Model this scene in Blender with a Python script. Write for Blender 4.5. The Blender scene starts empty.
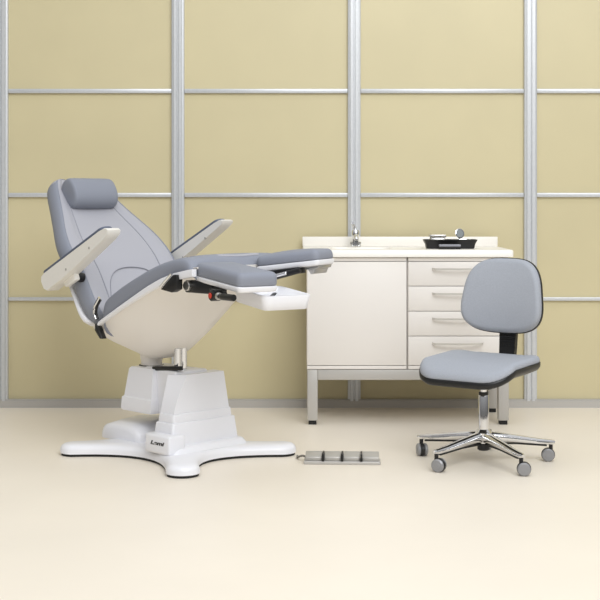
import bpy, bmesh, math, random
from mathutils import Vector, Matrix
S = bpy.context.scene
COL = S.collection
random.seed(4)

# ------------------------------------------------------------------ materials
def lin(c):
    c = c / 255.0
    return c / 12.92 if c <= 0.04045 else ((c + 0.055) / 1.055) ** 2.4

def mat(name, rgb, rough=0.5, metal=0.0, spec=0.5, noise=0.0, nscale=20.0, bump=0.0, bscale=200.0, coat=0.0):
    m = bpy.data.materials.new(name)
    m.use_nodes = True
    nt = m.node_tree
    b = nt.nodes['Principled BSDF']
    col = (lin(rgb[0]), lin(rgb[1]), lin(rgb[2]), 1)
    b.inputs['Base Color'].default_value = col
    b.inputs['Roughness'].default_value = rough
    b.inputs['Metallic'].default_value = metal
    b.inputs['Specular IOR Level'].default_value = spec
    if coat:
        b.inputs['Coat Weight'].default_value = coat
        b.inputs['Coat Roughness'].default_value = 0.15
    tc = nt.nodes.new('ShaderNodeTexCoord')
    if noise:
        n = nt.nodes.new('ShaderNodeTexNoise')
        n.inputs['Scale'].default_value = nscale
        n.inputs['Detail'].default_value = 4
        nt.links.new(tc.outputs['Object'], n.inputs['Vector'])
        r = nt.nodes.new('ShaderNodeValToRGB')
        r.color_ramp.elements[0].position = 0.3
        r.color_ramp.elements[1].position = 0.7
        lo = [max(0, x * (1 - noise)) for x in col[:3]]
        hi = [min(1, x * (1 + noise)) for x in col[:3]]
        r.color_ramp.elements[0].color = (*lo, 1)
        r.color_ramp.elements[1].color = (*hi, 1)
        nt.links.new(n.outputs['Fac'], r.inputs['Fac'])
        nt.links.new(r.outputs['Color'], b.inputs['Base Color'])
    if bump:
        n2 = nt.nodes.new('ShaderNodeTexNoise')
        n2.inputs['Scale'].default_value = bscale
        n2.inputs['Detail'].default_value = 3
        nt.links.new(tc.outputs['Object'], n2.inputs['Vector'])
        bp = nt.nodes.new('ShaderNodeBump')
        bp.inputs['Strength'].default_value = bump
        bp.inputs['Distance'].default_value = 0.002
        nt.links.new(n2.outputs['Fac'], bp.inputs['Height'])
        nt.links.new(bp.outputs['Normal'], b.inputs['Normal'])
    return m

M = dict(
    wall=mat('beige_laminate', (207, 196, 158), 0.42, noise=0.025, nscale=2.5),
    alu=mat('brushed_aluminium', (206, 208, 210), 0.38, metal=0.3, noise=0.03, nscale=60),
    alu_dark=mat('aluminium_groove', (150, 150, 146), 0.45, metal=0.5),
    plinth=mat('grey_plinth', (188, 185, 180), 0.5, metal=0.2),
    floor=mat('cream_vinyl', (235, 226, 211), 0.42, spec=0.35, noise=0.02, nscale=1.6),
    white=mat('white_plastic', (236, 236, 240), 0.35, coat=0.15),
    shell=mat('warm_white_plastic', (236, 231, 224), 0.38, noise=0.01, nscale=3),
    arm_white=mat('ivory_plastic', (234, 231, 224), 0.4),
    vinyl=mat('grey_blue_vinyl', (172, 172, 179), 0.62, spec=0.3, bump=0.15, bscale=180),
    bolster=mat('shaded_slate_vinyl', (139, 143, 154), 0.6, spec=0.3, bump=0.15, bscale=180),  # two-tone slate, colour also lowered to stand in for shade on left-facing sides
    seam=mat('grey_piping', (146, 147, 155), 0.7),
    pad_dark=mat('dark_slate_padding', (92, 100, 118), 0.6),
    black=mat('black_plastic', (18, 18, 19), 0.4),
    rubber=mat('black_rubber', (28, 27, 26), 0.7),
    chrome=mat('chrome', (225, 225, 226), 0.1, metal=1.0),
    steel=mat('satin_steel', (190, 188, 184), 0.28, metal=0.95),
    red=mat('red_plastic', (200, 62, 44), 0.4),
    cab=mat('off_white_lacquer', (232, 227, 221), 0.4, noise=0.008, nscale=3),
    cab_in=mat('shadow_gap_board', (150, 142, 132), 0.7),
    top=mat('ivory_worktop', (244, 240, 232), 0.35),
    frame=mat('grey_painted_steel', (190, 187, 182), 0.42, metal=0.25),
    handle=mat('satin_handle', (212, 208, 200), 0.35, metal=0.4),
    fabric=mat('grey_woven_fabric', (164, 168, 176), 0.9, spec=0.15, noise=0.06, nscale=220, bump=0.5, bscale=420),
    pedal=mat('grey_pedal_metal', (182, 179, 173), 0.4, metal=0.4),
    cable=mat('grey_cable', (120, 116, 108), 0.6),
    castor=mat('grey_castor_plastic', (150, 150, 152), 0.35, metal=0.3),
    glass=mat('mirror_glass', (215, 222, 222), 0.06, metal=1.0),
    ink=mat('black_print', (22, 22, 24), 0.5),
)

# ------------------------------------------------------------------ object helpers
def empty(name, loc, rz, label, cat, group=None):
    o = bpy.data.objects.new(name, None)
    o.empty_display_size = 0.1
    o.location = loc
    o.rotation_euler = (0, 0, rz)
    COL.objects.link(o)
    tag(o, label, cat, group)
    return o

def tag(o, label, cat, group=None):
    o['label'] = label
    o['category'] = cat
    if group:
        o['group'] = group

def build(name, bm, m, parent=None, sub=0, smooth=35, label=None):
    bmesh.ops.recalc_face_normals(bm, faces=bm.faces[:])
    me = bpy.data.meshes.new(name)
    bm.to_mesh(me)
    bm.free()
    for p in me.polygons:
        p.use_smooth = True
    if smooth < 180 and not sub:
        me.set_sharp_from_angle(angle=math.radians(smooth))
    me.materials.append(M[m])
    o = bpy.data.objects.new(name, me)
    COL.objects.link(o)
    if sub:
        md = o.modifiers.new('subdivision', 'SUBSURF')
        md.levels = sub
        md.render_levels = sub
    if parent:
        o.parent = parent
    if label:
        o['label'] = label
    return o

def struct(o):
    o['kind'] = 'structure'
    return o

def bm_new():
    return bmesh.new()

def add(bm, other, mtx=None):
    me = bpy.data.meshes.new('tmp')
    if mtx is not None:
        bmesh.ops.transform(other, matrix=mtx, verts=other.verts[:])
    other.to_mesh(me)
    other.free()
    bm.from_mesh(me)
    bpy.data.meshes.remove(me)
    return bm

def bevel_sharp(bm, r, seg=3, ang=30):
    es = [e for e in bm.edges if len(e.link_faces) == 2 and e.calc_face_angle(0) > math.radians(ang)]
    if es and r > 0:
        bmesh.ops.bevel(bm, geom=es, offset=r, segments=seg, profile=0.5, affect='EDGES', clamp_overlap=True)

def box(x0, x1, y0, y1, z0, z1, r=0.0, seg=2):
    bm = bmesh.new()
    bmesh.ops.create_cube(bm, size=1)
    for v in bm.verts:
        v.co = ((x0 + x1) / 2 + v.co.x * (x1 - x0), (y0 + y1) / 2 + v.co.y * (y1 - y0), (z0 + z1) / 2 + v.co.z * (z1 - z0))
    bevel_sharp(bm, r, seg)
    return bm

def loft(rings, caps=True, closed=True):
    bm = bmesh.new()
    R = [[bm.verts.new(p) for p in ring] for ring in rings]
    n = len(R[0])
    for a, b in zip(R, R[1:]):
        for i in range(n if closed else n - 1):
            j = (i + 1) % n
            bm.faces.new((a[i], a[j], b[j], b[i]))
    if caps:
        bm.faces.new(R[0][::-1])
        bm.faces.new(R[-1])
    return bm

def prism(poly, z0, z1, r=0.0, seg=3, top=None):
    """upright prism over an outline; 'top' is an optional second outline"""
    t = top or poly
    bm = loft([[(x, y, z0) for x, y in poly], [(x, y, z1) for x, y in t]])
    bmesh.ops.recalc_face_normals(bm, faces=bm.faces[:])
    bevel_sharp(bm, r, seg)
    return bm

def lathe(prof, n=24, c=(0, 0)):
    rings = [[(c[0] + r * math.cos(2 * math.pi * i / n), c[1] + r * math.sin(2 * math.pi * i / n), z) for i in range(n)] for r, z in prof]
    return loft(rings)

def align(p, q):
    d = (Vector(q) - Vector(p))
    return Matrix.Translation(p) @ d.to_track_quat('Z', 'Y').to_matrix().to_4x4()

def rod(p, q, r, r2=None, n=16, bev=0.0):
    L = (Vector(q) - Vector(p)).length
    r2 = r if r2 is None else r2
    b = min(bev, L / 3)
    prof = [(r - b, 0), (r, b), (r2, L - b), (r2 - b, L)] if b else [(r, 0), (r2, L)]
    bm = lathe(prof, n)
    bmesh.ops.transform(bm, matrix=align(p, q), verts=bm.verts[:])
    return bm

def tube(pts, r, n=8, close=False):
    pts = [Vector(p) for p in pts]
    rings = []
    N = len(pts)
    up = Vector((0.13, 0.21, 0.97)).normalized()
    for i, p in enumerate(pts):
        t = (pts[min(i + 1, N - 1)] - pts[max(i - 1, 0)]).normalized()
        a = t.cross(up)
        if a.length < 1e-3:
            a = t.cross(Vector((1, 0, 0)))
        a.normalize()
        b = t.cross(a)
        rr = r[i] if isinstance(r, (list, tuple)) else r
        rings.append([p + a * rr * math.cos(2 * math.pi * k / n) + b * rr * math.sin(2 * math.pi * k / n) for k in range(n)])
    return loft(rings)

def smoothpath(pts, k=6):
    P = [Vector(p) for p in pts]
    out = []
    for i in range(len(P) - 1):
        p0, p1, p2, p3 = P[max(i - 1, 0)], P[i], P[i + 1], P[min(i + 2, len(P) - 1)]
        for j in range(k):
            t = j / k
            out.append(0.5 * ((2 * p1) + (p2 - p0) * t + (2 * p0 - 5 * p1 + 4 * p2 - p3) * t * t + (3 * p1 - p0 - 3 * p2 + p3) * t ** 3))
    out.append(P[-1])
    return out

def interp(tab, x):
    if x <= tab[0][0]:
        return tab[0][1]
    for (a, fa), (b, fb) in zip(tab, tab[1:]):
        if x <= b:
            return fa + (fb - fa) * (x - a) / (b - a)
    return tab[-1][1]

def rrect(x0, x1, y0, y1, r, n=6):
    out = []
    for cx, cy, a0 in ((x1 - r, y1 - r, 0), (x0 + r, y1 - r, 90), (x0 + r, y0 + r, 180), (x1 - r, y0 + r, 270)):
        for i in range(n + 1):
            a = math.radians(a0 + 90 * i / n)
            out.append((cx + r * math.cos(a), cy + r * math.sin(a)))
    return out

def inset(poly, d):
    n = len(poly)
    out = []
    for i in range(n):
        p0, p1, p2 = Vector(poly[i - 1]), Vector(poly[i]), Vector(poly[(i + 1) % n])
        t = (p2 - p0).normalized()
        out.append((p1.x - t.y * d, p1.y + t.x * d))
    return out

def cushion(poly, z0, z1, r=0.025, dome=0.012, rb=0.008):
    """upholstered pad over a counter-clockwise outline, rounded rim, domed top"""
    c = sum((Vector(p) for p in poly), Vector((0, 0))) / len(poly)
    rings = []
    def ring(d, z, s=1.0):
        q = inset(poly, d)
        rings.append([(c.x + (x - c.x) * s, c.y + (y - c.y) * s, z) for x, y in q])
    ring(rb, z0)
    ring(rb * 0.3, z0 + rb * 0.3)
    ring(0, z0 + rb)
    zt = z1 - dome
    for i in range(6):
        a = math.pi / 2 * i / 5
        ring(r * (1 - math.cos(a)), zt - r + r * math.sin(a))
    for s in (0.85, 0.6, 0.3, 0.08):
        ring(r, zt + dome * (1 - s * s), s)
    return loft(rings)

def tr(bm, m):
    bmesh.ops.transform(bm, matrix=m, verts=bm.verts[:])
    return bm

# ------------------------------------------------------------------ camera
H = 1.176
cam = bpy.data.cameras.new('camera')
co = bpy.data.objects.new('camera', cam)
co.location = (0, 0, H)
co.rotation_euler = (math.radians(90), 0, 0)
cam.sensor_width = 36
cam.lens = 78
cam.shift_y = -98.5 / 600
cam.clip_end = 60
COL.objects.link(co)
S.camera = co

# ------------------------------------------------------------------ room
WY = 7.44
struct(build('floor', box(-5, 5, -1.5, WY + 0.3, -0.1, 0), 'floor'))
POSTS = [-3.722, -2.714, -1.706, -0.698, 0.310, 1.318, 2.326, 3.334]
RAILS = [0.618, 1.213, 1.808, 2.40]
pan = box(-4.7, 4.7, WY + 0.012, WY + 0.09, 0, 3.0)
struct(build('wall_back', pan, 'wall'))
tn = 0
for x in POSTS:
    tn += 1
    b = bm_new()
    y = WY
    # grooved extrusion profile
    prof = [(-.036, .02), (-.036, -.012), (-.030, -.016), (-.024, -.016), (-.022, -.028), (-.006, -.028), (-.004, -.018), (.004, -.018), (.006, -.028), (.022, -.028), (.024, -.016), (.030, -.016), (.036, -.012), (.036, .02)]
    add(b, prism([(x + px, y + py) for px, py in prof], 0, 3.0))
    struct(build('trim_%d' % tn, b, 'alu'))
for z in RAILS:
    hz = 0.0125 if z > 1 else 0.010
    for i in range(len(POSTS) - 1):
        tn += 1
        struct(build('trim_%d' % tn, box(POSTS[i] + .037, POSTS[i + 1] - .037, WY - .006, WY + .013, z - hz, z + hz, .003), 'alu'))
b = prism([(-4.7, WY - .03), (4.7, WY - .03), (4.7, WY + .012), (-4.7, WY + .012)], 0, .038, 0)
add(b, box(-4.7, 4.7, WY - .022, WY + .01, .038, .046))
struct(build('baseboard_back', b, 'plinth'))

# ------------------------------------------------------------------ cabinets along the wall
CF = 6.842                      # cabinet front plane
CB = 7.395
cabx0, cabm, cabx1 = 0.036, 0.564, 1.100
zb, zt = 0.292, 0.883

def carcass(x0, x1):
    b = bm_new()
    t = .018
    add(b, box(x0, x0 + t, CF + .021, CB, zb, zt, .001))
    add(b, box(x1 - t, x1, CF + .021, CB, zb, zt, .001))
    add(b, box(x0 + t, x1 - t, CF + .021, CB, zb, zb + t, .001))
    add(b, box(x0 + t, x1 - t, CF + .021, CB, zt - t, zt, .001))
    add(b, box(x0 + t, x1 - t, CB - .01, CB, zb + t, zt - t))
    return b

dc = empty('base_cabinet', ((cabx0 + cabm) / 2, CF + .3, zb), 0, 'off-white cupboard with one wide plain door under the left half of the worktop', 'cabinet')
def child(o, p):
    o.parent = p
    o.matrix_parent_inverse = Matrix.Translation(p.location).inverted()
    return o
child(build('carcass', carcass(cabx0, cabm), 'cab'), dc)
child(build('door', box(cabx0 + .002, cabm - .004, CF, CF + .02, .314, zt - .024, .002), 'cab'), dc)
child(build('bottom_rail', box(cabx0 + .002, cabm - .004, CF + .002, CF + .02, zb + .001, .311, .001), 'cab'), dc)
child(build('top_rail', box(cabx0 + .002, cabm - .004, CF + .004, CF + .02, zt - .021, zt - .001, .001), 'cab'), dc)

du = empty('drawer_cabinet', ((cabm + cabx1) / 2, CF + .3, zb), 0, 'off-white four-drawer cabinet under the right half of the worktop', 'cabinet')
child(build('carcass', carcass(cabm + .002, cabx1), 'cab'), du)
child(build('top_rail', box(cabm + .006, cabx1 - .002, CF + .004, CF + .02, zt - .021, zt - .001, .001), 'cab'), du)
dz = [(.314, .466), (.469, .597), (.600, .729), (.732, zt - .024)]
child(build('bottom_rail', box(cabm + .006, cabx1 - .002, CF + .002, CF + .02, zb + .001, .311, .001), 'cab'), du)
for (z0, z1) in dz[::-1]:
    d = child(build('drawer', add(box(cabm + .006, cabx1 - .002, CF, CF + .02, z0, z1, .002),
                                   box(cabm + .04, cabx1 - .04, CF + .021, CF + .5, z0 + .02, z1 - .03)), 'cab'), du)
    # bowed bar handle
    hx0, hx1 = .695, .965
    hz = z1 - .036
    pts = [(hx0, CF + .002, hz)]
    for i in range(9):
        t = i / 8
        pts.append((hx0 + .012 + (hx1 - hx0 - .024) * t, CF - .020 - .014 * math.sin(math.pi * t), hz - .002))
    pts.append((hx1, CF + .002, hz))
    hb = bm_new()
    rings = []
    for (px, py, pz) in smoothpath(pts, 3):
        rings.append([(px, py - .004, pz - .005), (px, py + .004, pz - .005), (px, py + .004, pz + .005), (px, py - .004, pz + .005)])
    add(hb, loft(rings))
    h = build('handle', hb, 'handle', smooth=60)
    h.parent = d
    h.matrix_parent_inverse = Matrix.Identity(4)

st = empty('steel_stand', ((cabx0 + cabx1) / 2, CF + .3, 0), 0, 'grey square-tube steel stand carrying the two white cabinets', 'stand')
LX0, LX1 = cabx0 + .003, cabx1
FY0 = CF + .004
def leg(x, y):
    l = child(build('leg', box(x, x + .054, y, y + .054, .022, .290, .003), 'frame'), st)
    f = build('foot_cap', box(x + .006, x + .048, y + .006, y + .048, 0, .022, .002), 'rubber')
    f.parent = l
for x in (LX0, LX1 - .054):
    leg(x, FY0)
    leg(x, FY0 + .40)
child(build('front_rail', box(LX0 + .055, LX1 - .055, FY0, FY0 + .04, .236, .290, .003), 'frame'), st)
child(build('rear_rail', box(LX0 + .055, LX1 - .055, FY0 + .41, FY0 + .45, .236, .290, .003), 'frame'), st)
for x in (LX0, LX1 - .054):
    child(build('side_rail', box(x + .007, x + .047, FY0 + .055, FY0 + .399, .236, .290, .003), 'frame'), st)

# worktop with an inset basin
wt = empty('worktop', (.57, CF + .3, .884), 0, 'ivory white worktop with backsplash lying over both cabinets', 'worktop')
WX0, WX1, WF, WB = .014, 1.123, CF - .012, 7.408
z0, z1 = .884, .921
bx0, bx1, by0, by1 = .17, .50, CF + .12, CF + .42
b = bm_new()
def ring2(poly, z):
    return [(x, y, z) for x, y in poly]
outer = rrect(WX0, WX1, WF, WB, .012, 4)
inner = rrect(bx0, bx1, by0, by1, .06, 4)
add(b, loft([ring2(outer, z0), ring2(outer, z1 - .006), ring2(inset(outer, .005), z1), ring2(inner, z1), ring2(inset(inner, .004), z1 - .004), ring2(inset(inner, .012), z1 - .024), ring2(inset(inner, .03), z1 - .029)]))
child(build('slab', b, 'top', smooth=40), wt)
child(build('drain', lathe([(.026, z1 - .0289), (.026, z1 - .0275), (.020, z1 - .0270)], 20, (.335, CF + .27)), 'chrome'), wt)
child(build('backsplash', box(WX0, WX1, WB - .022, WB, z1, .976, .003), 'top'), wt)

# faucet behind the basin
fc = empty('faucet', (.312, CF + .46, z1), 0, 'small chrome mixer tap standing at the back of the worktop', 'faucet')
b = lathe([(.027, 0), (.027, .006), (.021, .010), (.019, .03), (.019, .055), (.021, .06), (.021, .085), (.015, .096), (.004, .10)], 24)
build('body', b, 'chrome', fc)
build('spout', tube(smoothpath([(0, 0, .05), (0, -.03, .062), (0, -.08, .066), (.0, -.115, .056), (0, -.12, .044)], 5), [.011] * 21, 12), 'chrome', fc)
lv = build('lever', tube(smoothpath([(0, 0, .092), (-.012, .004, .118), (-.016, -.02, .130), (-.018, -.05, .136)], 5), [.007] * 10 + [.0085] * 6, 10), 'chrome', fc)
for dx in (-.021, .021):
    build('side_valve', lathe([(.009, 0), (.009, .014), (.011, .016), (.011, .026), (.005, .030)], 14, (dx, -.005)), 'chrome', fc)

# instruments on the worktop
def world_px(px, Y):
    return (px - 300) * Y / 1300
ty = CF + .20
tray = empty('instrument_tray', (.812, ty, z1), 0, 'black shallow instrument tray with flared rim on the worktop', 'tray')
o = rrect(-.146, .146, -.06, .06, .03, 5)
b = loft([ring2(inset(o, .03), .0), ring2(inset(o, .018), .002), ring2(inset(o, .012), .026), ring2(o, .048), ring2(inset(o, .003), .050), ring2(inset(o, .014), .030), ring2(inset(o, .021), .006), ring2(inset(o, .032), .005)])
build('pan', b, 'black', tray)
bx = empty('steel_box', (.745, ty + .005, z1 + .006), 0, 'flat steel instrument box lying in the left end of the black tray', 'box')
build('body', box(-.040, .040, -.028, .028, 0, .054, .004), 'steel', bx)
build('lid', box(-.044, .044, -.032, .032, .055, .070, .004), 'steel', bx)
tag(build('steel_dish', tr(loft([ring2(rrect(-.03, .03, -.02, .02, .015), 0), ring2(rrect(-.04, .04, -.028, .028, .02), .022), ring2(rrect(-.037, .037, -.025, .025, .018), .022), ring2(rrect(-.028, .028, -.018, .018, .014), .003)]), Matrix.Translation((.885, ty - .005, z1 + .0065)) @ Matrix.Scale(2.0, 4, (0, 0, 1))), 'chrome'), 'small steel dish in the right end of the black tray', 'dish')
fb = empty('instrument_case', (.800, ty - .096, z1), 0, 'small grey case lying on the worktop in front of the black tray', 'case')
build('base', box(-.057, .057, -.018, .018, 0, .014, .003), 'rubber', fb)
build('lid', box(-.057, .057, -.018, .018, .0145, .026, .003), 'seam', fb)
mr = empty('mirror', (.875, ty + .085, z1), 0, 'small round chrome mirror on a stand behind the black tray', 'mirror')
b = lathe([(.03, 0), (.03, .005), (.006, .010), (.005, .055)], 20)
build('stand', b, 'chrome', mr)
bmr = lathe([(.012, -.014), (.022, -.010), (.027, 0), (.027, .003), (.024, .004), (.023, .001)], 28)
mx = Matrix.Translation((0, 0, .080)) @ Matrix.Rotation(math.radians(78), 4, 'X') @ Matrix.Rotation(math.radians(20), 4, 'Y')
build('mirror_head', tr(bmr, mx), 'chrome', mr)
build('mirror_glass', tr(lathe([(.0225, .001), (.0225, .003)], 28), mx), 'glass', mr)

# ------------------------------------------------------------------ podiatry chair (x = towards the feet, y = away from the viewer)
pc = empty('treatment_chair', (-.45, 5.95, 0), math.radians(-45), 'grey-blue reclined treatment chair with split leg rests on a white lift pedestal', 'chair')

# base star
cu, cv, fr = -.153, -.012, .075
def star(grow=0.0, r=fr, z=0):
    feet = [(.375, -.285), (.335, .335), (-.335, .335), (-.335, -.335)]
    mids = [(.25, .0), (.0, .21), (-.30, .0), (.0, -.205)]
    out = []
    rr = r + grow
    for i, (fx, fy) in enumerate(feet):
        base = math.degrees(math.atan2(fy, fx))
        for k in range(11):
            a = math.radians(base - 78 + 156 * k / 10)
            out.append((cu + fx + rr * math.cos(a), cv + fy + rr * math.sin(a)))
        p = Vector(out[-1])
        nx, ny = feet[(i + 1) % 4]
        nb = math.atan2(ny, nx) - math.radians(78)
        q = Vector((cu + nx + rr * math.cos(nb), cv + ny + rr * math.sin(nb)))
        m = Vector((cu + mids[i][0], cv + mids[i][1]))
        d = Vector(mids[i]).normalized() * grow
        c = (m + d) * 2 - (p + q) / 2
        for k in range(1, 14):
            t = k / 14
            out.append(tuple(p * (1 - t) ** 2 + c * 2 * t * (1 - t) + q * t * t))
    return out
rings = [ring2(star(0), .012), ring2(star(0), .030), ring2(star(-.006), .043), ring2(star(-.018), .051), ring2(star(-.04), .055)]
base = build('base', loft(rings), 'white', pc, smooth=60)
build('base_gasket', loft([ring2(star(-.006), 0), ring2(star(-.006), .012)]), 'rubber', base)
build('base_step', prism(rrect(-.14, .085, -.235, .235, .045), .050, .082, .012, 3, top=rrect(-.13, .062, -.215, .215, .04)), 'white', base)
# raised cover over the rear of the base
rings = []
for v, k, h in ((-.150, .80, .050), (-.146, .92, .066), (-.134, 1, .076), (-.06, 1, .088), (.04, 1, .094), (.14, 1, .084), (.22, .98, .066), (.245, .9, .050)):
    ring = []
    for q in range(15):
        a = math.pi * q / 14
        c_, s_ = math.cos(a), math.sin(a)
        ring.append((-.425 - .150 * k * math.copysign(abs(c_) ** .6, c_), v, .045 + h * abs(s_) ** .6))
    rings.append(ring)
build('base_cover', loft(rings), 'white', base, smooth=60)
bp = build('name_plate', box(-.108, .066, -.245, -.15, .050, .136, .012, 4), 'white', base)
tcu = bpy.data.curves.new('lettering', 'FONT')
tcu.body = 'Lemi'
tcu.size = .035
tcu.shear = .25
tcu.extrude = .0008
tcu.offset = .0012
tcu.align_x = 'CENTER'
tcu.align_y = 'CENTER'
to = bpy.data.objects.new('tmp_text', tcu)
COL.objects.link(to)
bpy.context.view_layer.update()
me = bpy.data.meshes.new_from_object(to.evaluated_get(bpy.context.evaluated_depsgraph_get()))
bpy.data.objects.remove(to)
bt = bmesh.new()
bt.from_mesh(me)
tr(bt, Matrix.Translation((-.020, -.2456, .099)) @ Matrix.Rotation(math.radians(90), 4, 'X') @ Matrix.Scale(1.35, 4, (1, 0, 0)) @ Matrix.Scale(.68, 4, (0, 1, 0)))
build('lettering', bt, 'ink', bp, label='black brand lettering')

# telescopic column: three stepped covers
cl = build('column', prism(rrect(-.115, .035, -.20, .20, .014), .07, .180, .005, 2, top=rrect(-.105, .024, -.188, .188, .014)), 'white', pc)
build('column_ring', prism(rrect(-.10, .014, -.178, .178, .012), .178, .218, .004, 2, top=rrect(-.097, .010, -.174, .174, .012)), 'white', cl)
def head(z):
    t = (z - .215) / .17
    l = -.166 + .100 * t ** 1.3
    lb_ = -.166 + .045 * t
    f = .002 - .026 * t
    return [(f, l, z), (f, .166 - .010 * t, z), (-.095, .166 - .010 * t, z), (-.095, lb_, z)]
hb = loft([head(.215 + .17 * k / 6) for k in range(7)])
bevel_sharp(hb, .006, 3, 25)
build('column_head', hb, 'white', cl, smooth=30)

# lift arm and its end block
la = build('lift_arm', prism([(-.34, -.07), (-.07, -.10), (-.07, .10), (-.34, .07)], .19, .398, .012, 3), 'white', pc)
lb = build('lift_block', loft([[(-.430, -.125, .19), (-.215, -.125, .19), (-.215, .125, .19), (-.430, .125, .19)],
                               [(-.435, -.130, .200), (-.210, -.130, .200), (-.210, .130, .200), (-.435, .130, .200)],
                               [(-.430, -.128, .252), (-.212, -.128, .252), (-.212, .128, .252), (-.430, .128, .252)],
                               [(-.422, -.120, .258), (-.216, -.120, .258), (-.216, .120, .258), (-.422, .120, .258)],
                               [(-.405, -.105, .385), (-.225, -.105, .385), (-.225, .105, .385), (-.405, .105, .385)],
                               [(-.397, -.098, .395), (-.233, -.098, .395), (-.233, .098, .395), (-.397, .098, .395)]]), 'white', pc)
build('slot_cover', tr(box(-.10, .10, -.012, .012, -.010, .010, .004), Matrix.Translation((-.155, -.075, .405)) @ Matrix.Rotation(math.radians(-5), 4, 'Y')), 'black', la)
for v in (-.035, .0):
    build('guide_post', rod((-.13, v, .395), (-.13, v, .50), .017, n=16, bev=.004), 'chrome', pc)
build('neck', lathe([(.058, .392), (.058, .398), (.050, .400), (.050, .415), (.054, .43), (.060, .47)], 28, (-.365, 0)), 'shell', pc)
build('neck_collar', lathe([(.061, .390), (.061, .397), (.055, .399)], 28, (-.365, 0)), 'rubber', pc)

# seat profile tables
TOP = [(-.36, .712), (-.34, .724), (-.19, .804), (0, .885), (.10, .917), (.185, .935), (.30, .947)]
TH = [(-.36, .095), (-.19, .100), (0, .088), (.185, .072), (.30, .062)]
def seat_sec(u, hw, shrink=0.0):
    T, th = interp(TOP, u) - shrink * .4, interp(TH, u) * (1 - shrink)
    B = T - th
    half = [(hw - .02, B), (hw, B + .012), (hw, T - .022), (hw - .012, T - .004), (hw - .045, T), (hw - .085, T - .012), (hw - .10, T - .026), (hw - .19, T - .036)]
    g = 1 - 1.25 * max(0, min(1, (u - .0) / .14))
    half = half[:5] + [(v, T + (z - T) * g) for v, z in half[5:]]
    loop = [(-.0, B)] + [(v, z) for v, z in half] + [(0, T - .038 * g)] + [(-v, z) for v, z in half[::-1]]
    return [(u, v, z) for v, z in loop]
rings = [seat_sec(-.365, .27, .35), seat_sec(-.355, .295, .08)]
for u in (-.33, -.27, -.19, -.10, 0, .08, .16, .23):
    rings.append(seat_sec(u, .31))
rings += [seat_sec(.285, .307, .05), seat_sec(.305, .295, .25)]
seat = build('seat', loft(rings), 'bolster', pc, sub=2)
rings = []
for u in (-.34, -.27, -.19, -.10, 0, .08, .16, .24, .275):
    T = interp(TOP, u)
    T += .032 * max(0, min(1, (u - .0) / .14))
    e = .0 if u < .27 else .012
    q = 1 - .42 * max(0, (u - .06) / .215)
    rings.append([(u, v * q, T + dz_ - (e if 0 < k < 8 else 0)) for k, (v, dz_) in enumerate([(-.205, -.05), (-.21, -.03), (-.19, -.024), (-.10, -.026), (0, -.028), (.10, -.026), (.19, -.024), (.21, -.030), (.205, -.05)])])
build('seat_panel', loft(rings), 'vinyl', seat, sub=1, label='lighter grey centre panel of the seat')

# moulded shell under the seat
BOT = [(-.50, .60), (-.47, .535), (-.42, .475), (-.34, .432), (-.24, .437), (-.16, .465), (-.08, .520), (-.02, .580), (.03, .655), (.07, .735), (.11, .798), (.17, .830), (.25, .848), (.31, .862)]
SW = [(-.50, .22), (-.47, .265), (-.42, .295), (-.30, .303), (.2, .303), (.31, .295)]
def rim_z(u):
    if u < -.35:
        return interp(TOP, -.35) - .095 + (u + .35) * .3
    return interp(TOP, u) - interp(TH, u) + .012
def shell_sec(u):
    zt_, zb_, w = rim_z(u), interp(BOT, u), interp(SW, u)
    d = max(zt_ - zb_, .02)
    out = []
    n = 22
    for k in range(n + 1):
        a = math.pi * k / n
        c, s = math.cos(a), math.sin(a)
        x = math.copysign(abs(c) ** .72, c)
        wz = w * (1 - .60 * s ** 1.1 * min(1, d / .2))
        out.append((u, wz * x, zt_ - d * s ** .9))
    for k in range(1, 6):
        out.append((u, -w + 2 * w * k / 6 * 1.0, zt_))
    return out
us = [-.50, -.485, -.47, -.445, -.42, -.38, -.34, -.28, -.22, -.16, -.12, -.07, -.03, .01, .05, .085, .12, .155, .19, .22, .25, .28, .31]
shell = build('shell', loft([shell_sec(u) for u in us]), 'shell', pc, smooth=60)
rings = []
for u in [-.36 + .67 * i / 22 for i in range(23)]:
    z = interp(TOP, u) - interp(TH, u)
    h = .012 + .016 * max(0, min(1, (u + .2) / .35))
    rings.append([(u, -.318, z - h), (u, -.322, z - h / 2), (u, -.318, z + .004), (u, -.296, z + .004), (u, -.296, z - h)])
rim_l = rings
build('rim', loft(rim_l), 'white', shell, smooth=50)
build('rim', loft([[(x, -y, z) for x, y, z in r] for r in rings]), 'white', shell, smooth=50)

# hinge bracket at the rear of the shell
b = prism([(-.390, .612), (-.372, .600), (-.335, .545), (-.352, .545), (-.390, .580)], -.315, -.285, .003, 2)
tr(b, Matrix(((1, 0, 0, 0), (0, 0, 1, 0), (0, 1, 0, 0), (0, 0, 0, 1))))
build('hinge_bracket', b, 'black', shell)
build('hinge', tube(smoothpath([(-.375, -.316, .635), (-.385, -.320, .665), (-.375, -.320, .70), (-.35, -.318, .735)], 5), .007, 8), 'chrome', shell)
build('hinge_strip', tube(smoothpath([(-.36, -.318, .632), (-.368, -.322, .665), (-.36, -.322, .695), (-.34, -.318, .725)], 5), .006, 8), 'black', shell)

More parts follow.
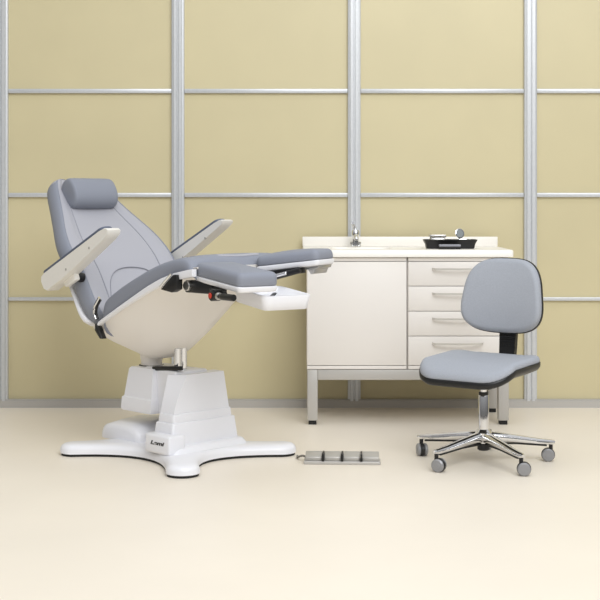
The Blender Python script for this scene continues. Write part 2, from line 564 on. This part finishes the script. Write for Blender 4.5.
# backrest
ST = [(.635, -.395, .255), (.660, -.408, .288), (.700, -.430, .308), (.780, -.475, .312), (.850, -.525, .308), (.900, -.565, .312), (.950, -.618, .312), (1.00, -.672, .300), (1.045, -.722, .278), (1.09, -.774, .250), (1.14, -.832, .220), (1.20, -.895, .190), (1.25, -.945, .168), (1.285, -.975, .145), (1.305, -.990, .105)]
def bk_frame(i):
    h, u, w = ST[i]
    a, b_ = ST[max(i - 1, 0)], ST[min(i + 1, len(ST) - 1)]
    t = Vector((b_[1] - a[1], b_[0] - a[0])).normalized()
    n = Vector((t.y, -t.x))
    return Vector((u, h)), n, w
def bk_pt(i, v, d):
    p, n, w = bk_frame(i)
    return (p.x + n.x * d, v, p.y + n.y * d)
def bk_sec(i):
    p, n, w = bk_frame(i)
    th = .10
    e = 0
    if i == 0 or i == len(ST) - 1:
        th, e = .05, -.025
    half = [(w * .97 - .02, -th + e), (w, -th + .022 + e), (w, -.03 + e), (w - .010, -.004 + e), (w - .030, .008 + e), (w * .72, .006 + e), (w * .62, -.006 + e), (w * .55, -.003 + e), (w * .3, -.008 + e)]
    loop = [(0, -th + e)] + half + [(0, -.010 + e)] + [(-v, d) for v, d in half[::-1]]
    return [(p.x + n.x * d, v, p.y + n.y * d) for v, d in loop]
back = build('backrest', loft([bk_sec(i) for i in range(len(ST))]), 'vinyl', pc, sub=2)
# side bolster cover strips
for s in (-1, 1):
    rings = []
    for i in range(len(ST)):
        p, n, w = bk_frame(i)
        e = -.03 if i in (0, len(ST) - 1) else 0
        k = .6 if i in (0, len(ST) - 1) else 1
        loop = [(w - .045, -.108 + e), (w + .004, -.080 * k + e), (w + .006, -.035 + e), (w - .008, -.002 + e), (w - .026, .009 + e), (w - .034, .003 + e), (w - .02, -.05 + e)]
        if i == len(ST) - 1:
            loop = [(v * .8, d) for v, d in loop]
        rings.append([(p.x + n.x * d, s * v, p.y + n.y * d) for v, d in loop])
    build('side_bolster', loft(rings), 'bolster', back, sub=1, label='slate side bolster of the backrest, colour darkened for side shade')
for s in (-1, 1):
    build('seam', tube(smoothpath([bk_pt(i, s * ST[i][2] * .61, -.004) for i in range(1, 12)], 4), .0024, 6), 'seam', back)
arch = []
for k in range(13):
    t = -1 + 2 * k / 12
    i0 = 3.2 + 1.0 * (1 - t * t) - 1.2 * abs(t) ** 6
    i = int(i0)
    f = i0 - i
    v = t * .185
    a, b_ = Vector(bk_pt(i, v, -.004)), Vector(bk_pt(i + 1, v, -.004))
    arch.append(a.lerp(b_, f))
build('seam', tube(smoothpath(arch, 3), .0024, 6), 'seam', back)

# white cover over the lower rear of the backrest
rings = []
for i in range(0, 6):
    p, n, w = bk_frame(i)
    k = 1 - .12 * i / 5
    loop = [(-w * k - .028, -.060 - .012 * i), (-w * k - .026, -.105 - .004 * i), (-w * .8 * k, -.16), (0, -.17), (w * .8 * k, -.16), (w * k + .026, -.105 - .004 * i), (w * k + .028, -.060 - .012 * i), (w * .7, -.09), (0, -.09), (-w * .7, -.09)]
    rings.append([(p.x + n.x * d, v, p.y + n.y * d) for v, d in loop])
build('back_shell', loft(rings), 'white', back, sub=1)

# head roll
rings = []
L = .134
for k, (t, s) in enumerate([(-1, .55), (-.99, .8), (-.95, .95), (-.88, 1), (-.4, 1.0), (0, 1.0), (.4, 1.0), (.88, 1), (.95, .95), (.99, .8), (1, .55)]):
    ring = []
    for j in range(20):
        a = 2 * math.pi * j / 20
        x, z = math.cos(a), math.sin(a)
        x = math.copysign(abs(x) ** .85, x)
        z = math.copysign(abs(z) ** .85, z)
        uu, zz = .062 * s * x, .081 * s * z
        ca, sa = math.cos(math.radians(-30)), math.sin(math.radians(-30))
        ring.append((-.862 + uu * ca + zz * sa * -1 * -1, t * L, 1.215 + zz * ca - uu * sa * -1 * -1))
    rings.append(ring)
hr = build('headrest', loft(rings), 'bolster', pc, sub=1)
# armrests
def armrest(v, s, p0, p1, k=1.0):
    """p0 rear top, p1 front top in (u,z)"""
    a = Vector((p1[0] - p0[0], 0, p1[1] - p0[1]))
    L = a.length
    ang = math.atan2(a.z, a.x)
    mx = Matrix.Translation((p0[0], v, p0[1])) @ Matrix.Rotation(-ang, 4, 'Y')
    # side outline (x along, z up), top at 0
    out = [(.02, -.088), (.0, -.070), (-.006, -.03), (.006, -.008), (.03, -.002), (L - .06, -.002), (L - .025, -.006), (L - .008, -.014), (L, -.026), (L - .010, -.040), (L - .05, -.050), (L * .55, -.072), (L * .3, -.085)]
    out = [(x, z * k) for x, z in out]
    w = .036
    rings = []
    for y, e in ((-w, .006), (-w + .006, 0), (w - .006, 0), (w, .006)):
        q = inset(out, -e if False else e)
        # outline runs clockwise or counter-clockwise: shrink about its centre line
        rings.append([(x * (1 - e * 1.2) + L * e * .6, y, z * (1 - e * 9) - .04 * e * 9) for x, z in out])
    arm = build('armrest', tr(loft(rings), mx), 'arm_white', pc, smooth=50)
    o = rrect(.012, L - .035, -w + .001, w - .001, .03)
    build('arm_pad', tr(cushion(o, -.003, .013, .006, .003, .002), mx), 'pad_dark', arm, label='dark slate padding along the top of the armrest')
    for x, z in ((L * .36, -.058), (L * .72, -.042)):
        build('screw', tr(rod((x, -w - .002, z), (x, -w + .006, z), .006, n=12, bev=.001), mx), 'pedal', arm)
    # pivot to the backrest
    pu, pz = p0[0] + .20, p0[1] - .02
    y0, y1 = (v + w * .6, -.300) if s < 0 else (v - w * .6, .300)
    build('arm_pivot', tr(rod((L * .30, (w * .7) * -s, -.082), (L * .30, -s * (abs(v) - .295), -.090), .022, n=18, bev=.003), mx), 'black', arm)
    build('arm_bracket', tr(box(L * .20, L * .36, min(-s * .0, -s * .03), max(-s * .0, -s * .03), -.112, -.07, .006), mx), 'arm_white', arm)
armrest(-.37, -1, (-.70, .826), (-.178, 1.073))
armrest(.355, 1, (-.72, .86), (-.226, 1.100), .72)

# split leg rests
def leg_rest(p, ang, L, w, z0, z1, th, near):
    slope = math.atan2(z1 - z0, L)
    mx = Matrix.Translation((p[0], p[1], z0)) @ Matrix.Rotation(math.radians(ang), 4, 'Z') @ Matrix.Rotation(-slope, 4, 'Y')
    lr = build('leg_rest', tr(prism(rrect(.0, L - .004, .004, w - .004, .02), -th - .026, -th - .001, .007, 3, top=rrect(-.0, L + .002, 0, w, .02)), mx), 'white', pc)
    o = rrect(0, L, 0, w, .03, 7)
    build('pad', tr(cushion(o, -th, 0, .026, .010, .006), mx), 'bolster', lr)
    return lr, mx
lr, mx = leg_rest((.276, -.279), -11, .375, .195, .928, .895, .066, True)
build('adjuster', tr(rod((-.02, .03, -.108), (.24, .02, -.116), .013, .010, n=12, bev=.003), mx), 'black', lr)
build('release_lever', tr(add(tube(smoothpath([(.18, .0, -.122), (.24, -.012, -.122), (.29, -.014, -.118), (.355, -.010, -.112)], 5), [.010] * 8 + [.014] * 8, 12), box(.18, .215, -.02, .02, -.134, -.100, .003)), mx), 'black', lr)
build('lever_collar', tr(rod((.232, -.012, -.122), (.248, -.013, -.122), .0155, n=16, bev=.002), mx), 'steel', lr)
kn = build('knob', tr(rod((.195, .02, -.126), (.195, -.026, -.126), .023, n=18, bev=.004), mx), 'black', lr)
build('knob_button', tr(rod((.195, -.026, -.126), (.195, -.031, -.126), .012, n=16, bev=.002), mx), 'red', kn, label='red button')
lr2, mx2 = leg_rest((.311, .035), 17, .315, .172, .944, .982, .056, False)
build('release_lever', tr(add(tube(smoothpath([(.02, .0, -.118), (.09, -.012, -.112), (.16, -.014, -.104), (.23, -.010, -.094)], 5), [.014] * 8 + [.013] * 8, 12), box(.03, .225, .005, .05, -.108, -.082, .004)), mx2), 'black', lr2)
build('slide_rod', tr(rod((.07, -.026, -.112), (.17, -.026, -.100), .008, n=12, bev=.002), mx2), 'chrome', lr2)
b = prism([(.235, 0), (.305, 0), (.30, -.012), (.285, -.014), (.275, -.034), (.262, -.034), (.252, -.014), (.238, -.012)], .02, .15, .002, 2)
tr(b, Matrix.Rotation(math.radians(90), 4, 'X') @ Matrix.Scale(-1, 4, (0, 0, 1)))
tr(b, Matrix.Translation((0, 0, -.082)))
bmesh.ops.reverse_faces(b, faces=b.faces[:])
build('clamp', tr(b, mx2), 'steel', lr2)

# mechanism at the seat front
b = bm_new()
add(b, prism([(.115, .795), (.20, .862), (.225, .862), (.225, .80), (.19, .785)], -.335, -.30, .003, 2))
tr(b, Matrix(((1, 0, 0, 0), (0, 0, 1, 0), (0, 1, 0, 0), (0, 0, 0, 1))))
mech = build('latch', b, 'black', shell)
b = bm_new()
for a_, c_ in (((.12, .806), (.195, .866)),):
    add(b, rod((a_[0], -.338, a_[1]), (c_[0], -.338, c_[1]), .006, n=10))
build('latch_edge', b, 'chrome', mech)
b = box(.22, .40, -.285, -.20, .785, .838, .006)
build('pivot_housing', b, 'black', shell)
build('pivot_pin', rod((.245, -.30, .815), (.245, -.18, .815), .022, n=18, bev=.003), 'steel', shell)
build('support_bar', box(.18, .36, -.03, .16, .835, .872, .008), 'black', shell)

# pull-out foot tray under the near leg rest
def to_local(x, y):
    dx, dy = x + .45, y - 5.95
    c = math.sqrt(.5)
    return (c * (dx - dy), c * (dx + dy))
tu, tv = to_local(-.118, 5.52)
mt = Matrix.Translation((tu, tv, .796)) @ Matrix.Rotation(math.radians(-15), 4, 'Z') @ Matrix.Rotation(math.radians(4.5), 4, 'Y')
o = rrect(-.145, .145, -.118, .118, .035, 7)
b = loft([ring2(inset(o, .018), -.062), ring2(inset(o, .010), -.058), ring2(inset(o, .006), -.03), ring2(o, -.006), ring2(inset(o, .002), 0), ring2(inset(o, .014), 0), ring2(inset(o, .020), -.006), ring2(inset(o, .032), -.020), ring2(inset(o, .05), -.022)])
ft = build('foot_tray', tr(b, mt), 'white', pc, smooth=60)
build('tray_arm', tr(box(-.20, -.10, -.02, .02, -.045, .010, .004), mt), 'white', ft)

# ------------------------------------------------------------------ foot pedal bar
pb = empty('foot_control', (.19, 5.85, 0), math.radians(-3), 'grey foot control bar with four pedals on the floor beside the pedestal', 'foot control')
build('base_bar', prism(rrect(-.172, .172, -.045, .045, .006), 0, .014, .003), 'frame', pb)
for k in range(4):
    x = -.128 + .0855 * k
    b = prism([(-.03, .014), (.034, .014), (.034, .046), (.02, .048), (-.03, .03)], x - .037, x + .037, .003, 2)
    tr(b, Matrix(((0, 0, 1, 0), (1, 0, 0, 0), (0, 1, 0, 0), (0, 0, 0, 1))))
    p = build('pedal', b, 'pedal', pb)
for k in range(3):
    x = -.085 + .0855 * k
    build('divider', box(x - .0045, x + .0045, -.046, .036, .0145, .047, .001), 'black', pb)
c = [(-.165, .02, .022), (-.178, .03, .024), (-.19, .045, .020), (-.205, .08, .008), (-.208, .12, .006)]
build('cable', tube(smoothpath(c, 6), .005, 8), 'cable', pb)

# ------------------------------------------------------------------ swivel chair (y = towards the back of the chair)
sw = empty('swivel_chair', (.828, 5.865, 0), math.radians(-35), 'grey fabric swivel office chair on a chrome five-star base with castors', 'chair')
RB = .30
hub = build('hub', lathe([(.03, .085), (.036, .09), (.038, .135), (.030, .145), (.026, .150)], 28), 'chrome', sw)
build('hub_underside', lathe([(.022, .055), (.028, .06), (.028, .086)], 24), 'black', hub)
build('gas_column', lathe([(.0245, .145), (.0245, .298), (.021, .306)], 28), 'chrome', sw)
build('column_ring', lathe([(.020, .301), (.022, .303), (.022, .316), (.016, .318)], 24), 'black', sw)
build('piston', lathe([(.0150, .310), (.0150, .390)], 20), 'chrome', sw)
for k in range(5):
    a = math.radians(149 + 35 + 72 * k)
    d = Vector((math.cos(a), math.sin(a), 0))
    pd = Vector((-d.y, d.x, 0))
    rings = []
    for t, w, zt_, h in ((.025, .021, .140, .05), (.06, .020, .137, .042), (.15, .017, .122, .034), (.25, .014, .105, .026), (.315, .012, .097, .022), (.328, .007, .093, .014)):
        c_ = d * t
        rings.append([tuple(c_ + pd * (w * q) + Vector((0, 0, zt_ - h * zz))) for q, zz in ((-1, .9), (-1.05, .45), (-.75, .1), (0, 0), (.75, .1), (1.05, .45), (1, .9), (.6, 1), (-.6, 1))])
    leg_o = build('leg', loft(rings), 'chrome', sw, smooth=60)
    rings = []
    for t, w, zt_, h in ((.03, .013, .088, .004), (.15, .011, .0865, .004), (.29, .008, .0745, .004)):
        c_ = d * t
        rings.append([tuple(c_ + pd * (w * q) + Vector((0, 0, zt_ - zz))) for q, zz in ((-1, 0), (1, 0), (1, .006), (-1, .006))])
    build('leg_channel', loft(rings), 'black', leg_o)
    # castor: stem, hood and twin wheels
    ca = a + math.radians([40, 20, -30, 75, 10][k])
    cx = d * .31
    wx = Vector((math.cos(ca), math.sin(ca), 0))
    b = bm_new()
    cc = cx + Vector((0, 0, .029)) + Vector((-wx.y, wx.x, 0)) * .012
    add(b, rod(tuple(cc + wx * -.007), tuple(cc + wx * .007), .024, n=22, bev=.002))
    cs = build('castor', b, 'black', leg_o)
    for s in (-1, 1):
        build('wheel', rod(tuple(cc + wx * (s * .008)), tuple(cc + wx * (s * .024)), .029, n=24, bev=.006), 'castor', cs)
    b = bm_new()
    add(b, rod(tuple(cx + Vector((0, 0, .045))), tuple(cx + Vector((0, 0, .082))), .009, n=12))
    add(b, rod(tuple(cc + wx * -.0075), tuple(cc + wx * .0075), .031, n=22, bev=.002))
    build('castor_fork', b, 'black', cs)
    for s in (-1, 1):
        build('wheel_cap', rod(tuple(cc + wx * (s * .0235)), tuple(cc + wx * (s * .0255)), .014, n=16, bev=.001), 'castor', cs)

# seat
def seat_outline(hw, f, r_, rad, n=8):
    # front is -y
    out = []
    for cx, cy, a0, rr in ((hw - rad * .8, r_ - rad * .8, 0, rad * .8), (-hw + rad * .8, r_ - rad * .8, 90, rad * .8), (-hw + rad, f + rad, 180, rad), (hw - rad, f + rad, 270, rad)):
        for i in range(n + 1):
            a = math.radians(a0 + 90 * i / n)
            out.append((cx + rr * math.cos(a), cy + rr * math.sin(a)))
    return out
def saddle(bm):
    for v in bm.verts:
        v.co.z -= .014
        x, y = v.co.x, v.co.y
        v.co.z += .012 * max(0, (y - .02) / .2) ** 1.6 + .020 * (abs(x) / .22) ** 2.2 * (1 if y > -.1 else max(0, 1 - (-.1 - y) / .12)) - .030 * max(0, (-y - .06) / .16) ** 2
    return bm
o = seat_outline(.230, -.232, .210, .12)
c0 = (0, -.01)
def seat_rings():
    c = Vector((0, -.01))
    R = []
    def rg(d, z, s=1):
        q = inset(o, d)
        R.append([(c.x + (x - c.x) * s, c.y + (y - c.y) * s, z) for x, y in q])
    rg(.006, .436); rg(0, .442)
    for i in range(6):
        a = math.pi / 2 * i / 5
        rg(.024 * (1 - math.cos(a)), .448 + .024 * math.sin(a))
    for s in (.88, .7, .5, .3, .1):
        rg(.024, .472 + .008 * (1 - s * s), s)
    return R
ss = build('seat', tr(saddle(loft(seat_rings())), Matrix.Translation((-.012, -.010, 0))), 'fabric', sw, smooth=80)
def shell_rings():
    R = []
    c = Vector((0, -.01))
    def rg(d, z, s=1):
        q = inset(o, d)
        R.append([(c.x + (x - c.x) * s, c.y + (y - c.y) * s, z) for x, y in q])
    rg(.04, .396, .6); rg(.026, .399, .92); rg(.008, .408); rg(-.002, .419); rg(-.003, .428); rg(-.003, .439); rg(.004, .442)
    return R
build('seat_shell', tr(saddle(loft(shell_rings())), Matrix.Translation((-.012, -.010, 0))), 'black', ss, smooth=60, label='black plastic underside')
b = box(-.07, .07, -.08, .10, .372, .405, .008)
build('mechanism', b, 'black', sw)
# backrest post
rings = []
for y, z, w, t in ((.06, .398, .032, .010), (.15, .392, .034, .010), (.215, .400, .036, .012), (.243, .43, .038, .013), (.252, .50, .040, .013), (.258, .57, .042, .012), (.264, .66, .034, .010)):
    tilt = 1 if z > .42 else 0
    if tilt:
        rings.append([(-w, y - t, z), (w, y - t, z), (w, y + t, z), (-w, y + t, z)])
    else:
        rings.append([(-w, y + (.0 if z < .4 else 0.006), z + t), (w, y + (.0 if z < .4 else 0.006), z + t), (w, y, z - t), (-w, y, z - t)])
bb = loft(rings)
bevel_sharp(bb, .003, 2, 40)
post = build('back_post', bb, 'black', sw, smooth=50)
for k in range(4):
    build('post_rib', box(-.040, .040, .238, .244, .505 + .02 * k, .513 + .02 * k, .002), 'black', post)

# backrest cushion, wider at the bottom, curved across
def back_outline(n=64):
    pts = []
    for i in range(n):
        a = 2 * math.pi * i / n
        c, q = math.cos(a), math.sin(a)
        x = math.copysign(abs(c) ** (2 / 3.4), c)
        y = math.copysign(abs(q) ** (2 / 3.4), q)
        k = 1 - .105 * (y + .55) - .05 * max(0, y) ** 2 + (.04 * min(0, y + .6))
        pts.append((x * .208 * k, y * .172 - .006 * x * x * (y < 0) * -1))
    return pts
bo = back_outline()
mb = Matrix.Translation((0.0, .235, .738)) @ Matrix.Rotation(math.radians(-7), 4, 'X') @ Matrix(((1, 0, 0, 0), (0, 0, -1, 0), (0, 1, 0, 0), (0, 0, 0, 1)))
def curve_b(bm):
    for v in bm.verts:
        v.co.z += .030 * (v.co.x / .2) ** 2 + .010 * (1 - ((v.co.y + .03) / .18) ** 2)
    return bm
bk = build('backrest', tr(curve_b(cushion(bo, 0.0, .052, .024, .008, .006)), mb), 'fabric', sw, smooth=80)
bo2 = inset(bo, -.004)
rings = [ring2(inset(bo2, .03), -.020), ring2(inset(bo2, .012), -.016), ring2(inset(bo2, .0), -.004), ring2(inset(bo2, 0), .006), ring2(inset(bo2, .006), .008)]
build('backrest_shell', tr(curve_b(loft(rings)), mb), 'black', bk, smooth=60, label='black plastic back cover')

# ------------------------------------------------------------------ light
w = bpy.data.worlds.new('world')
S.world = w
w.use_nodes = True
nt = w.node_tree
bg = nt.nodes['Background']
tc = nt.nodes.new('ShaderNodeTexCoord')
sx = nt.nodes.new('ShaderNodeSeparateXYZ')
rp = nt.nodes.new('ShaderNodeValToRGB')
rp.color_ramp.elements[0].position = 0.0
rp.color_ramp.elements[0].color = (.16, .155, .15, 1)
rp.color_ramp.elements[1].position = 1.0
rp.color_ramp.elements[1].color = (1, 1, 1, 1)
e = rp.color_ramp.elements.new(.45)
e.color = (.63, .64, .66, 1)
nt.links.new(tc.outputs['Generated'], sx.inputs[0])
nt.links.new(sx.outputs['Z'], rp.inputs['Fac'])
nt.links.new(rp.outputs['Color'], bg.inputs['Color'])
bg.inputs['Strength'].default_value = 0.84

def area(name, loc, target, sx_, sy_, power, color=(1, 1, 1)):
    l = bpy.data.lights.new(name, 'AREA')
    l.shape = 'RECTANGLE'
    l.size = sx_
    l.size_y = sy_
    l.energy = power
    l.color = color
    o = bpy.data.objects.new(name, l)
    o.location = loc
    o.rotation_euler = (Vector(target) - Vector(loc)).to_track_quat('-Z', 'Y').to_euler()
    COL.objects.link(o)
    return o
area('key_softbox', (1.9, 0.2, 5.2), (.1, 6.6, .8), 4.4, 4.4, 375, (.95, .975, 1))
area('ceiling_softbox', (.4, 5.4, 3.8), (.2, 6.0, 0), 4.0, 2.0, 26, (.95, .975, 1))

vs = S.view_settings
vs.view_transform = 'Standard'
vs.look = 'None'
vs.exposure = 0.0
vs.gamma = 1
vs.use_curve_mapping = False
